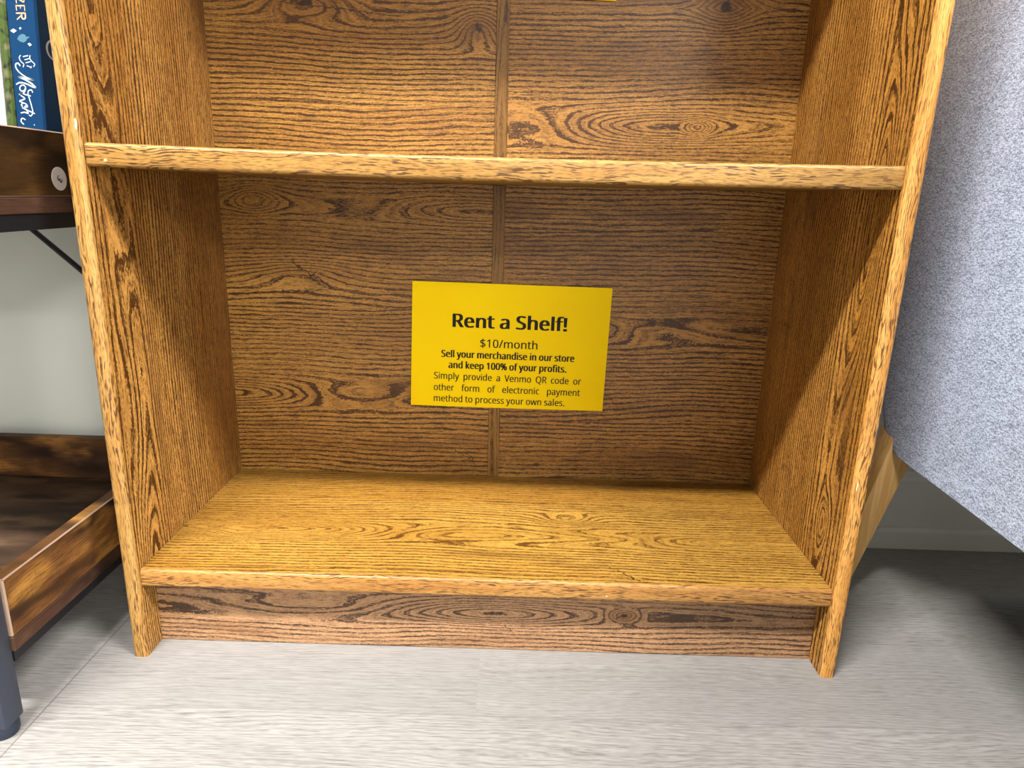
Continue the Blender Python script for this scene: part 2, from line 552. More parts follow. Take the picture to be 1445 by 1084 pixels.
def sheet(name, c, root, y, bow):
    """a sheet of card between four corners (x, z), a little bowed forward"""
    bm = bmesh.new()
    n, m = 16, 10
    tl, tr, br, bl = [Vector(q) for q in c]
    front, back = [], []
    for i in range(n + 1):
        s = i / n
        for j in range(m + 1):
            t = j / m
            q = (tl * (1 - s) + tr * s) * (1 - t) + (bl * (1 - s) + br * s) * t
            yy = y - bow * (4 * s * (1 - s)) * (0.4 + 0.6 * t)
            front.append(bm.verts.new((q.x, yy, q.y)))
            back.append(bm.verts.new((q.x, yy + 0.0003, q.y)))
    g_ = lambda i, j: i * (m + 1) + j
    for L in (front, back):
        for i in range(n):
            for j in range(m):
                bm.faces.new((L[g_(i, j)], L[g_(i + 1, j)], L[g_(i + 1, j + 1)], L[g_(i, j + 1)]))
    for i in range(n):
        for j in (0, m):
            bm.faces.new((front[g_(i, j)], front[g_(i + 1, j)], back[g_(i + 1, j)], back[g_(i, j)]))
    for j in range(m):
        for i in (0, n):
            bm.faces.new((front[g_(i, j)], front[g_(i, j + 1)], back[g_(i, j + 1)], back[g_(i, j)]))
    return obj(name, bm, M_PAPER, root, smooth=40)


GLYPH = {"!":[181,[[[71,135,84,135,66,250],[54,480,60,365,78,480],[126,480,102,480,121,365],[109,135,115,250,97,135]],[[90,-9,101,-9,78,-9],[60,1,69,-6,52,9],[48,36,48,20,48,53],[60,71,52,64,69,78],[90,81,78,81,101,81],[119,71,111,78,127,64],[132,36,132,53,132,20],[119,1,127,9,111,-6]]]],"$":[384,[[[170,-39,184,-39,170,-15],[170,33,170,9,145,33],[98,39,121,35,75,43],[42,55,56,48,42,74],[42,112,42,93,57,105],[100,93,76,99,124,88],[170,85,147,85,170,130],[170,220,170,175,126,232],[73,266,93,248,52,284],[42,341,42,309,42,374],[76,419,53,400,99,438],[170,451,131,448,170,470],[170,510,170,490,184,510],[213,510,199,510,213,490],[213,451,213,471,237,451],[278,444,258,448,297,439],[331,426,315,433,325,410],[313,377,319,393,299,383],[266,392,283,388,248,396],[213,400,231,399,213,355],[213,265,213,310,242,257],[287,238,267,248,306,228],[331,202,321,217,342,188],[347,148,347,170,347,116],[312,72,335,91,288,52],[213,36,255,40,213,11],[213,-39,213,-14,199,-39]],[[170,280,143,287,170,320],[170,399,170,359,146,397],[117,382,128,392,105,373],[99,346,99,361,99,328],[115,305,104,314,125,295]],[[213,88,213,127,239,91],[271,106,259,97,283,116],[289,144,289,128,289,161],[273,182,283,174,262,191],[213,206,242,199,213,167]]]],"%":[558,[[[131,185,165,185,99,185],[58,225,75,199,41,252],[33,336,33,289,33,384],[56,447,41,421,72,473],[131,486,97,486,164,486],[206,447,189,473,223,421],[232,336,232,384,232,289],[207,225,224,252,191,199]],[[120,0,137,0,209,160],[386,480,298,320,403,480],[438,480,421,480,349,320],[172,0,261,160,155,0]],[[131,228,114,228,165,228],[183,336,183,264,183,409],[131,445,165,445,114,445],[94,417,102,436,86,399],[82,336,82,372,82,301],[94,255,86,274,102,237]],[[424,-7,459,-7,393,-7],[352,33,368,7,335,60],[326,144,326,97,326,192],[350,255,334,229,366,281],[424,294,390,294,457,294],[499,255,482,281,517,229],[525,144,525,192,525,97],[501,33,517,60,484,7]],[[424,36,407,36,459,36],[476,144,476,72,476,216],[424,252,459,252,407,252],[387,225,395,243,379,207],[375,144,375,180,375,108],[387,63,379,81,395,45]]]],".":[180,[[[89,-9,101,-9,78,-9],[60,1,69,-6,52,9],[48,36,48,20,48,53],[60,71,52,64,69,78],[89,81,78,81,101,81],[119,71,111,78,127,64],[132,36,132,53,132,20],[119,1,127,9,111,-6]]]],"/":[250,[[[7,0,26,0,66,160],[185,480,126,320,205,480],[243,480,224,480,184,320],[64,0,124,160,45,0]]]],"0":[384,[[[191,-7,230,-7,137,-7],[72,59,97,15,46,102],[33,240,33,163,33,292],[49,373,38,337,59,410],[99,458,76,438,123,477],[191,487,153,487,245,487],[312,422,285,465,338,379],[351,240,351,318,351,189],[335,108,346,145,324,71],[284,23,307,43,261,3]],[[191,44,155,44,227,44],[268,92,253,60,284,125],[291,240,291,174,291,306],[268,388,284,355,253,420],[191,437,227,437,155,437],[115,388,130,420,100,355],[92,240,92,306,92,175],[115,93,100,125,130,60]]]],"1":[384,[[[181,0,200,0,181,112],[181,335,181,223,181,354],[181,381,181,370,182,393],[183,418,182,405,176,411],[164,400,170,405,158,395],[142,381,151,388,125,367],[91,339,108,353,80,352],[60,379,70,366,103,412],[189,480,146,446,206,480],[238,480,222,480,238,320],[238,0,238,160,219,0]]]],"3":[384,[[[162,-7,204,-7,137,-7],[92,-1,113,-5,71,3],[30,19,50,10,30,38],[30,75,30,56,50,65],[95,51,72,57,119,46],[163,43,141,43,206,43],[256,68,237,51,275,85],[284,138,284,108,284,168],[249,202,272,189,225,216],[150,222,192,222,134,222],[103,222,119,222,103,239],[103,273,103,256,119,273],[150,273,135,273,190,273],[240,298,220,281,260,314],[271,363,271,336,271,387],[247,417,263,405,231,430],[183,437,210,437,157,437],[117,425,135,433,99,418],[62,396,80,408,53,410],[33,437,43,423,50,450],[96,471,71,462,122,481],[183,486,150,486,233,486],[294,453,270,475,319,430],[331,367,331,402,331,335],[304,290,322,309,286,271],[232,253,262,259,232,252],[232,250,232,251,270,245],[318,214,299,233,336,194],[346,136,346,168,346,109],[326,62,339,84,313,40],[266,11,293,24,239,-1]]]],"Q":[524,[[[372,-114,401,-114,341,-78],[279,-6,310,-42,275,-6],[270,-7,272,-7,268,-7],[263,-7,265,-7,213,-7],[139,24,172,4,106,45],[65,111,81,74,49,148],[41,241,41,191,41,290],[65,370,49,333,81,407],[139,456,106,435,172,477],[263,487,213,487,311,487],[384,456,351,477,417,436],[458,370,442,407,475,333],[484,240,484,290,484,182],[448,91,472,132,425,49],[344,5,390,21,382,-34],[459,-114,420,-74,430,-114]],[[263,46,208,46,317,46],[382,98,357,63,407,132],[420,240,420,180,420,301],[382,382,407,348,357,417],[263,434,317,434,209,434],[143,382,169,417,118,348],[105,240,105,301,105,180],[143,98,118,132,169,63]]]],"R":[418,[[[65,0,85,0,65,160],[65,480,65,320,109,480],[197,480,153,480,257,480],[329,446,301,468,358,423],[372,343,372,389,372,318],[358,279,367,296,349,262],[322,239,337,249,307,229],[276,215,292,221,320,143],[408,0,364,72,384,0],[337,0,361,0,298,66],[221,198,260,132,189,198],[126,198,157,198,126,132],[126,0,126,66,105,0]],[[126,249,126,308,150,249],[197,249,173,249,236,249],[283,272,265,257,301,288],[310,340,310,310,310,372],[281,407,300,394,263,421],[194,427,233,427,171,427],[126,427,148,427,126,368]]]],"S":[369,[[[166,-7,218,-7,139,-7],[91,-1,114,-5,69,3],[34,16,49,9,34,35],[34,74,34,55,50,67],[94,54,70,60,118,49],[169,46,143,46,204,46],[249,66,231,53,268,80],[277,123,277,99,277,139],[267,163,273,152,260,173],[232,192,248,183,216,202],[164,222,193,211,123,236],[72,276,92,255,51,298],[40,364,40,327,40,390],[60,429,47,411,73,448],[114,471,91,462,137,481],[193,486,163,486,220,486],[266,479,244,484,288,474],[326,459,308,467,319,442],[307,408,313,425,290,415],[253,426,272,421,233,431],[192,433,213,433,162,433],[124,414,139,427,109,401],[101,363,101,384,101,347],[111,323,105,334,118,312],[144,294,129,303,160,286],[206,267,180,276,234,256],[278,233,258,245,297,222],[322,191,312,207,332,174],[337,128,337,153,337,86],[291,29,322,53,260,5]]]],"V":[403,[[[171,0,191,0,114,160],[0,480,57,320,21,480],[63,480,42,480,99,377],[171,172,135,274,178,152],[189,117,184,134,194,99],[201,67,198,83,205,83],[214,117,209,99,218,134],[232,173,225,153,268,275],[339,480,303,377,360,480],[403,480,382,480,346,320],[232,0,289,160,212,0]]]],"a":[377,[[[144,-7,175,-7,112,-7],[63,19,85,2,42,36],[31,100,31,63,31,136],[73,183,45,164,101,202],[203,215,145,213,224,216],[265,217,244,216,265,224],[265,238,265,231,265,268],[245,301,258,289,232,313],[190,318,214,318,171,318],[136,310,153,316,119,304],[89,291,103,298,83,306],[71,335,77,320,86,344],[126,357,105,351,148,363],[193,366,170,366,237,366],[291,337,270,356,312,318],[322,245,322,287,322,163],[322,0,322,82,308,0],[279,0,294,0,276,17],[268,51,272,34,267,51],[265,51,266,51,250,31],[216,7,233,17,199,-2]],[[158,41,139,41,188,41],[234,66,214,49,254,83],[264,144,264,109,264,154],[264,176,264,165,246,175],[211,174,229,175,166,172],[118,152,135,165,101,140],[92,99,92,122,92,79],[110,55,98,64,123,46]]]],"c":[322,[[[201,-7,222,-7,170,-7],[117,13,141,0,92,26],[58,73,72,46,44,101],[37,178,37,135,37,222],[59,286,44,258,74,314],[119,347,94,334,145,360],[206,367,173,367,224,367],[259,361,242,365,276,357],[300,347,289,353,294,331],[282,298,288,315,271,302],[244,310,259,306,230,313],[204,315,217,315,133,315],[98,179,98,270,98,135],[124,79,107,102,141,56],[201,44,167,44,221,44],[253,50,238,46,268,54],[294,65,282,59,294,48],[294,13,294,30,282,6],[254,-2,269,2,240,-5]]]],"d":[413,[[[185,-7,213,-7,140,-7],[77,40,104,9,50,71],[37,179,37,118,37,241],[78,319,50,288,105,351],[185,367,141,367,213,367],[254,351,236,362,271,341],[297,314,286,328,298,314],[301,314,300,314,300,319],[299,339,300,328,297,351],[297,367,297,360,297,415],[297,510,297,463,317,510],[356,510,336,510,356,340],[356,0,356,170,340,0],[308,0,324,0,305,16],[300,48,302,32,299,48],[297,48,298,48,286,33],[254,9,272,20,236,-1]],[[194,42,162,42,232,42],[274,74,259,53,290,94],[298,168,298,126,298,171],[298,179,298,175,298,223],[275,282,290,258,261,306],[193,318,233,318,162,318],[122,280,138,305,106,254],[98,178,98,221,98,135],[122,78,106,102,138,54]]]],"e":[379,[[[210,-7,235,-7,176,-7],[120,14,146,0,94,28],[59,76,73,49,44,104],[37,177,37,137,37,217],[57,279,44,251,70,307],[112,344,89,329,136,359],[196,367,164,367,227,367],[276,347,254,360,298,333],[327,290,315,314,339,265],[345,204,345,237,345,192],[345,169,345,180,262,169],[98,169,180,169,99,128],[129,76,109,97,149,54],[213,44,177,44,236,44],[274,50,256,46,291,54],[328,69,310,60,328,51],[328,17,328,34,310,9],[274,-1,292,3,256,-5]],[[99,216,103,248,161,216],[283,216,222,216,283,246],[262,290,276,271,247,309],[195,318,225,318,167,318],[129,291,145,309,112,273]]]],"f":[231,[[[73,0,93,0,73,105],[73,314,73,210,52,314],[10,314,31,314,10,323],[10,342,10,333,31,349],[73,362,52,355,73,369],[73,383,73,376,73,429],[104,483,84,463,125,504],[190,514,153,514,204,514],[229,510,217,513,241,508],[260,502,251,505,255,486],[244,455,250,471,237,458],[220,462,229,460,210,464],[191,465,201,465,171,465],[147,446,156,459,137,432],[132,383,132,412,132,376],[132,360,132,368,163,360],[223,360,193,360,223,345],[223,314,223,330,193,314],[132,314,163,314,132,210],[132,0,132,105,113,0]]]],"h":[415,[[[57,0,77,0,57,170],[57,510,57,340,77,510],[116,510,96,510,116,460],[116,361,116,411,116,343],[113,310,115,326,114,310],[117,310,116,310,128,329],[164,352,144,343,184,361],[229,366,206,366,273,366],[328,335,306,356,350,314],[361,234,361,281,361,156],[361,0,361,78,341,0],[302,0,322,0,302,77],[302,230,302,154,302,288],[222,317,275,317,181,317],[139,283,154,306,124,260],[116,186,116,228,116,124],[116,0,116,62,96,0]]]],"i":[173,[[[87,420,96,420,77,420],[62,429,69,423,56,435],[52,457,52,445,52,470],[62,486,56,480,69,492],[87,495,77,495,96,495],[111,486,104,492,118,480],[122,457,122,470,122,445],[111,429,118,435,104,423]],[[57,0,77,0,57,120],[57,360,57,240,77,360],[116,360,96,360,116,240],[116,0,116,120,96,0]]]],"k":[359,[[[57,0,77,0,57,170],[57,510,57,340,77,510],[116,510,96,510,116,422],[116,244,116,333,116,237],[115,216,115,227,114,204],[113,185,114,194,114,185],[116,185,115,185,118,189],[128,201,122,194,133,208],[144,221,138,214,150,228],[158,238,154,234,197,279],[273,360,235,319,296,360],[343,360,319,360,294,309],[197,206,245,257,249,137],[353,0,301,69,329,0],[281,0,305,0,240,56],[156,168,198,112,143,156],[116,132,129,144,116,88],[116,0,116,44,96,0]]]],"l":[173,[[[57,0,77,0,57,170],[57,510,57,340,77,510],[116,510,96,510,116,340],[116,0,116,170,96,0]]]],"m":[628,[[[57,0,77,0,57,120],[57,360,57,240,73,360],[105,360,89,360,108,344],[113,311,111,327,115,311],[117,311,116,311,128,330],[162,353,143,344,181,362],[223,367,201,367,279,367],[333,306,316,347,334,306],[336,306,335,306,349,327],[386,352,365,342,407,362],[452,367,429,367,493,367],[543,335,523,356,563,315],[574,234,574,281,574,156],[574,0,574,78,554,0],[515,0,535,0,515,77],[515,232,515,154,515,289],[442,317,491,317,407,317],[367,287,382,307,352,267],[345,199,345,237,345,133],[345,0,345,66,325,0],[286,0,306,0,286,77],[286,232,286,154,286,289],[212,317,261,317,176,317],[137,283,151,306,123,261],[116,187,116,229,116,124],[116,0,116,62,96,0]]]],"n":[415,[[[57,0,77,0,57,120],[57,360,57,240,73,360],[105,360,89,360,108,344],[113,311,111,327,115,311],[117,311,116,311,128,330],[165,353,145,344,186,362],[230,367,208,367,273,367],[328,335,306,356,350,315],[361,234,361,281,361,156],[361,0,361,78,341,0],[302,0,322,0,302,77],[302,230,302,154,302,288],[222,317,275,317,182,317],[139,283,154,306,124,261],[116,187,116,229,116,124],[116,0,116,62,96,0]]]],"o":[406,[[[202,-7,254,-7,170,-7],[117,15,142,1,92,30],[58,79,73,51,44,107],[37,181,37,141,37,240],[82,318,52,286,112,351],[204,367,153,367,237,367],[290,345,266,359,315,330],[349,282,335,309,363,254],[370,181,370,221,370,121],[325,42,355,75,294,10]],[[203,42,167,42,240,42],[283,80,266,55,300,104],[309,181,309,138,309,223],[283,281,300,257,266,305],[203,317,240,317,166,317],[123,281,139,305,106,257],[98,181,98,223,98,138],[123,80,106,104,140,55]]]],"p":[413,[[[57,-161,77,-161,57,13],[57,360,57,186,73,360],[105,360,89,360,108,344],[113,311,111,327,114,311],[116,311,115,311,127,327],[158,351,141,340,176,361],[228,367,199,367,273,367],[335,320,308,351,363,289],[376,181,376,243,376,119],[335,41,363,73,308,9],[228,-7,272,-7,200,-7],[159,9,177,-1,141,20],[116,46,126,32,115,46],[112,46,113,46,113,38],[115,17,114,28,116,5],[116,-13,116,-5,116,-63],[116,-161,116,-112,96,-161]],[[219,42,180,42,241,42],[273,60,259,48,287,73],[305,110,298,89,312,131],[315,181,315,154,315,223],[291,280,307,255,275,305],[218,317,251,317,181,317],[140,286,155,307,125,266],[116,192,117,234,116,188],[116,181,116,184,116,136],[138,78,123,102,153,54]]]],"r":[277,[[[57,0,77,0,57,120],[57,360,57,240,73,360],[105,360,89,360,108,338],[112,294,110,316,113,294],[115,294,114,294,126,314],[160,345,141,331,178,360],[225,367,200,367,232,367],[247,366,239,366,255,365],[267,363,261,364,265,345],[260,308,262,326,254,310],[241,312,248,311,234,313],[221,313,227,313,203,313],[169,298,185,308,153,288],[131,256,140,274,121,237],[116,192,116,216,116,128],[116,0,116,64,96,0]]]],"s":[322,[[[148,-7,192,-7,123,-7],[83,-1,101,-5,65,3],[35,16,49,9,35,34],[35,70,35,52,49,63],[87,50,67,56,107,44],[149,41,128,41,179,41],[214,55,201,46,228,65],[234,94,234,78,234,103],[227,118,232,111,222,125],[200,140,213,133,188,147],[146,164,169,155,122,173],[86,191,103,182,69,200],[48,223,57,210,39,236],[34,271,34,252,34,302],[72,342,47,325,96,358],[169,367,129,367,191,367],[231,360,212,365,250,356],[284,343,268,350,277,327],[264,296,271,311,249,302],[216,312,233,307,200,316],[165,318,183,318,141,318],[110,307,123,314,97,299],[91,275,91,288,91,265],[99,249,94,256,105,243],[129,229,115,236,142,223],[183,206,160,215,206,198],[242,180,226,189,258,170],[279,147,270,160,287,135],[291,99,291,119,291,64],[253,20,278,38,227,2]]]],"t":[242,[[[167,-7,178,-7,148,-7],[115,3,131,-3,99,10],[77,37,86,21,67,53],[62,105,62,76,62,175],[62,314,62,244,45,314],[11,314,28,314,11,324],[11,343,11,333,28,350],[62,366,45,358,70,392],[86,443,78,417,98,443],[121,443,109,443,121,415],[121,360,121,388,156,360],[225,360,190,360,225,345],[225,314,225,330,190,314],[121,314,156,314,121,245],[121,106,121,176,121,84],[137,57,126,68,147,47],[177,42,161,42,186,42],[205,44,195,42,214,46],[228,49,222,47,228,34],[228,4,228,19,221,1],[201,-4,212,-2,189,-6]]]],"u":[415,[[[184,-7,207,-7,141,-7],[86,25,108,4,64,45],[53,124,53,79,53,203],[53,360,53,281,73,360],[113,360,93,360,113,283],[113,128,113,206,113,71],[193,42,139,42,233,42],[276,76,260,54,291,98],[299,173,299,131,299,235],[299,360,299,298,319,360],[358,360,338,360,358,240],[358,0,358,120,342,0],[310,0,326,0,307,16],[301,48,304,32,300,48],[298,48,299,48,287,29],[250,6,270,15,229,-2]]]],"v":[341,[[[136,0,159,0,91,120],[0,360,45,240,21,360],[63,360,42,360,89,289],[140,148,114,218,143,138],[151,115,147,127,155,103],[162,80,159,91,165,69],[169,52,167,60,169,52],[171,52,170,52,173,60],[179,81,176,69,182,92],[190,116,186,103,195,128],[201,148,198,138,227,218],[278,360,253,289,299,360],[341,360,320,360,296,240],[204,0,250,120,182,0]]]],"w":[528,[[[106,1,128,1,73,121],[7,361,40,241,28,361],[69,361,48,361,85,297],[118,169,102,233,123,149],[132,110,128,130,137,90],[142,61,140,74,143,61],[144,61,143,61,146,69],[151,89,148,78,153,101],[159,125,156,112,162,137],[169,158,165,148,190,225],[232,361,211,293,254,361],[297,361,275,361,317,293],[359,158,338,225,364,143],[373,108,368,126,378,90],[383,62,381,75,384,62],[385,62,385,62,387,73],[395,108,390,88,399,128],[410,169,404,148,426,233],[460,361,443,297,480,361],[520,361,500,361,487,241],[420,1,454,121,397,1],[351,1,374,1,331,68],[289,203,310,136,284,222],[274,258,279,240,270,275],[265,299,267,289,264,299],[262,299,263,299,260,289],[253,258,257,275,249,240],[238,203,244,222,216,135],[173,1,195,68,151,1]]]],"y":[342,[[[56,-161,91,-161,46,-161],[28,-160,36,-161,20,-158],[7,-156,13,-157,7,-140],[7,-109,7,-124,12,-110],[25,-111,18,-111,32,-112],[47,-113,39,-113,68,-113],[97,-95,84,-107,109,-84],[127,-49,119,-68,133,-33],[146,-1,139,-17,97,119],[1,360,49,240,22,360],[64,360,43,360,90,292],[142,155,116,223,148,137],[160,104,154,120,165,87],[172,57,169,72,173,57],[175,57,174,57,177,68],[187,101,181,83,193,119],[206,156,199,137,230,224],[279,360,254,292,300,360],[343,360,321,360,291,223],[187,-50,239,87,175,-84],[139,-131,159,-111,119,-151]]]]," ":[174,[]]}   # letter outlines: advance width, closed curves of (point, left handle, right handle)


def text_mesh(name, body, bold, width, cap, place, mat, parent, condense=None):
    """lettering built from the outlines above, set to a width and a capital height (metres); with
    `condense` the letters keep that width factor and the word gaps are stretched to fill the line"""
    sy = cap / 480.0
    track = bold * 480.0 * 0.5
    nat = sum(GLYPH[c][0] + track for c in body)
    gaps = body.count(' ')
    if condense is None:
        sx = width / nat
        gap = GLYPH[' '][0] * sx
    else:
        sx = condense
        gap = (width - sum(GLYPH[c][0] + track for c in body if c != ' ') * sx) / max(1, gaps)
    cu = bpy.data.curves.new(name, 'CURVE')
    cu.dimensions = '2D'
    cu.fill_mode = 'BOTH'
    cu.resolution_u = 4
    pen = 0.0
    S = 100.0
    for c in body:
        if c == ' ':
            pen += gap
            continue
        adv, splines = GLYPH[c]
        for sp in splines:
            q = cu.splines.new('BEZIER')
            q.bezier_points.add(len(sp) - 1)
            q.use_cyclic_u = True
            for bp, (x, y, lx, ly, rx, ry) in zip(q.bezier_points, sp):
                bp.handle_left_type = bp.handle_right_type = 'FREE'
                bp.co = ((pen + x * sx) * S, y * sy * S, 0)
                bp.handle_left = ((pen + lx * sx) * S, ly * sy * S, 0)
                bp.handle_right = ((pen + rx * sx) * S, ry * sy * S, 0)
        pen += (adv + track) * sx
    o = bpy.data.objects.new(name, cu)
    COL.objects.link(o)
    bpy.context.view_layer.update()
    me = bpy.data.meshes.new_from_object(o.evaluated_get(bpy.context.evaluated_depsgraph_get()))
    bm = bmesh.new()
    shifts = [0.0] if not bold else [-bold, -bold / 2, 0.0, bold / 2, bold]
    for k, dx in enumerate(shifts):           # heavier strokes: the outline struck several times, a hair apart
        n0 = len(bm.verts)
        bm.from_mesh(me)
        bm.verts.ensure_lookup_table()
        for v in bm.verts[n0:]:
            v.co = place(v.co.x / S + dx * cap, v.co.y / S) - Vector((0, 0.00001 * k, 0))
    bpy.data.objects.remove(o)
    bpy.data.curves.remove(cu)
    bpy.data.meshes.remove(me)
    return obj(name, bm, mat, parent), sx


YP = D - 0.0024
sign = thing('yellow_sign', (0.016, YP, 0.211), 'yellow paper sign reading Rent a Shelf, on the back panel of the lower bay', 'sign', 'yellow signs on the bookcase')
C1 = [(-0.117, 0.386), (0.153, 0.384), (0.150, 0.210), (-0.121, 0.211)]
sheet('paper', C1, sign, YP, 0.0012)


def placer(x0, z0, x1, z1, y):
    a = math.atan2(z1 - z0, x1 - x0)

    def p(x, yy):
        X = x0 + x * math.cos(a) - yy * math.sin(a)
        Z = z0 + x * math.sin(a) + yy * math.cos(a)
        s = min(1, max(0, (X + 0.119) / 0.27)); t = min(1, max(0, (0.385 - Z) / 0.175))
        return Vector((X, y - 0.0012 * 4 * s * (1 - s) * (0.4 + 0.6 * t) - 0.0003, Z))
    return p


def line(name, body, bold, a, b, cap, space=None):
    w = math.hypot(b[0] - a[0], b[1] - a[1])
    return text_mesh(name, body, bold, w, cap, placer(a[0], a[1], b[0], b[1], YP), M_INK, sign, space)


line('heading_lettering', 'Rent a Shelf!', 0.062, (-0.064, 0.3248), (0.097, 0.3232), 0.0185)
line('price_lettering', '$10/month', 0.02, (-0.025, 0.2975), (0.056, 0.2967), 0.0113)
line('pitch_lettering', 'Sell your merchandise in our store', 0.055, (-0.078, 0.2822), (0.108, 0.2803), 0.0098)
line('pitch_lettering', 'and keep 100% of your profits.', 0.055, (-0.068, 0.2666), (0.098, 0.2648), 0.0098)
_, sx = line('detail_lettering', 'method to process your own sales.', 0.02, (-0.0892, 0.2178), (0.097, 0.2158), 0.0095)
line('detail_lettering', 'Simply provide a Venmo QR code or', 0.02, (-0.0885, 0.2508), (0.1178, 0.2478), 0.0095, sx)
line('detail_lettering', 'other form of electronic payment', 0.02, (-0.0889, 0.2340), (0.1172, 0.2314), 0.0095, sx)

sign2 = thing('yellow_sign', (0.0, YP, 0.734), 'second yellow paper sign, only its lower edge showing above the middle shelf', 'sign', 'yellow signs on the bookcase')
sheet('paper', [(-0.136, 0.910), (0.137, 0.906), (0.134, 0.7315), (-0.139, 0.7355)], sign2, YP, 0.0012)

# ------------------------------------------------------------------ the rustic shelf rack on the left
def rustic(name, u_axis, v_axis, seed, light=(150, 102, 50), mid=(96, 62, 34), dark=(44, 28, 20), rough=0.5):
    g = G(name, rough, 0.15)
    ax = g.xyz()
    idx = {'x': 0, 'y': 1, 'z': 2}
    u, v = ax[idx[u_axis]], ax[idx[v_axis]]
    blot = g.noise(g.vec(g.mul(u, 9), g.mul(v, 26), seed), 1.0, 2.0, 0.5)
    c = g.mix(g.ramp(blot, 0.36, 0.62), refl(dark), refl(mid))
    hi = g.noise(g.vec(g.mul(u, 13), g.mul(v, 34), seed + 4), 1.0, 2.0, 0.5)
    c = g.mix(g.ramp(hi, 0.46, 0.70), c, refl(light))
    fib = g.noise(g.vec(g.mul(u, 40), g.mul(v, 560), seed + 8), 1.0, 2.0, 0.6)
    c = g.mix(g.ramp(fib, 0.42, 0.72, 0.0, 0.6), c, refl(dark))
    saw = g.noise(g.vec(g.mul(u, 480), g.mul(v, 60), seed + 12), 1.0, 1.0, 0.5)
    c = g.mix(g.ramp(saw, 0.55, 0.75, 0.0, 0.25), c, refl(dark))
    g.color(c)
    g.bump(fib, 0.1, 0.0005)
    return g.m


M_RYZ = rustic('rustic_side', 'y', 'z', 2.0, light=(176, 124, 58), mid=(116, 76, 40))
M_RDK = rustic('rustic_dark_side', 'y', 'z', 21.0, light=(84, 56, 24), mid=(62, 40, 18), dark=(34, 22, 11))
M_RED = rustic('rustic_board_edge', 'y', 'z', 25.0, light=(98, 70, 54), mid=(76, 52, 40), dark=(52, 35, 27))
M_RXZ = rustic('rustic_back', 'x', 'z', 7.0)
M_RXY = rustic('rustic_floor', 'x', 'y', 13.0, light=(104, 80, 56), mid=(80, 60, 44), dark=(50, 36, 27))
M_REDGE = plain('cut_edge', (150, 124, 106), 0.6)
M_METAL = plain('blue_black_metal', (44, 50, 64), 0.42, 0.5)
M_BLACK = plain('black_metal', (16, 17, 22), 0.5, 0.4)
M_PLASTIC = plain('black_foot_plastic', (24, 34, 52), 0.45, 0.5)

UX0, UX1, UY0, UY1 = -1.05, -0.432, -0.105, 0.268
rack = thing('shelf_rack', ((UX0 + UX1) / 2, 0.08, 0), 'rustic brown two-tier shelf rack with black metal legs, left of the oak bookcase', 'shelf rack')


def tray(zb, zt, zr, m_side):
    """a board with raised lips on its side and back, resting on metal rails"""
    zf = zb + 0.015
    bm = bmesh.new(); bm_box(bm, UX0, UX1, UY0, UY1, zb, zf); bevel(bm, 0.0008, 1)
    bm.normal_update()
    for fc in bm.faces:
        if abs(fc.normal.x) > 0.6:
            fc.material_index = 1
    obj('board', bm, [M_RXY, M_RED], rack)
    # side lips, a pale cut edge showing along their rims
    for x0, x1 in ((UX1 - 0.0145, UX1), (UX0, UX0 + 0.0145)):
        bm = bmesh.new(); bm_box(bm, x0, x1, UY0, UY1, zf + 0.0004, zt)
        bmesh.ops.recalc_face_normals(bm, faces=bm.faces)
        bevel(bm, 0.0012, 1)
        bm.normal_update()
        for fc in bm.faces:
            if fc.calc_area() < 0.0012 and abs(fc.normal.z) < 0.9 and abs(abs(fc.normal.x) - 0.7) < 0.1 or abs(fc.normal.y) > 0.6:
                fc.material_index = 1
        obj('side_lip', bm, [m_side, M_REDGE], rack)
    bm = bmesh.new(); bm_box(bm, UX0 + 0.0146, UX1 - 0.0146, UY1 - 0.0145, UY1, zf + 0.0004, zt); bevel(bm, 0.001, 1)
    obj('back_lip', bm, M_RXZ, rack)
    # metal rails under the board
    for x0, x1, y0, y1 in ((UX1 - 0.026, UX1 - 0.002, UY0, UY1), (UX0 + 0.002, UX0 + 0.026, UY0, UY1),
                           (UX0 + 0.0265, UX1 - 0.0265, UY0, UY0 + 0.024), (UX0 + 0.0265, UX1 - 0.0265, UY1 - 0.024, UY1)):
        bm = bmesh.new(); bm_box(bm, x0, x1, y0, y1, zr, zb - 0.0003)
        obj('rail', bm, M_BLACK, rack)


tray(0.079, 0.1545, 0.069, M_RYZ)
tray(0.472, 0.549, 0.457, M_RDK)

for i, (x0, y0) in enumerate(((-0.4590, -0.1303), (-0.4590, UY1 + 0.0003), (UX0, -0.1303), (UX0, UY1 + 0.0003))):
    bm = bmesh.new(); bm_box(bm, x0, x0 + 0.0250, y0, y0 + 0.0250, 0.014, 0.60)
    bevel(bm, 0.003, 2, lambda e: abs(e.verts[0].co.z - e.verts[1].co.z) > 0.3)
    leg = obj('leg', bm, M_METAL, rack, smooth=40)
    # round levelling foot
    bm = bmesh.new()
    cx, cy = x0 + 0.0125, y0 + 0.0125
    pr = [(0.0, 0.0), (0.0118, 0.0), (0.0130, 0.003), (0.0130, 0.0105), (0.0118, 0.0138), (0.0, 0.0138)]
    n = 28
    rings = [[bm.verts.new((cx + rr * math.cos(2 * math.pi * k / n), cy + rr * math.sin(2 * math.pi * k / n), zz)) for k in range(n)] for rr, zz in pr[1:-1]]
    for q in range(len(rings) - 1):
        for k in range(n):
            bm.faces.new((rings[q][k], rings[q][(k + 1) % n], rings[q + 1][(k + 1) % n], rings[q + 1][k]))
    bm.faces.new(rings[0]); bm.faces.new(rings[-1])
    obj('foot', bm, M_PLASTIC, leg, smooth=40)


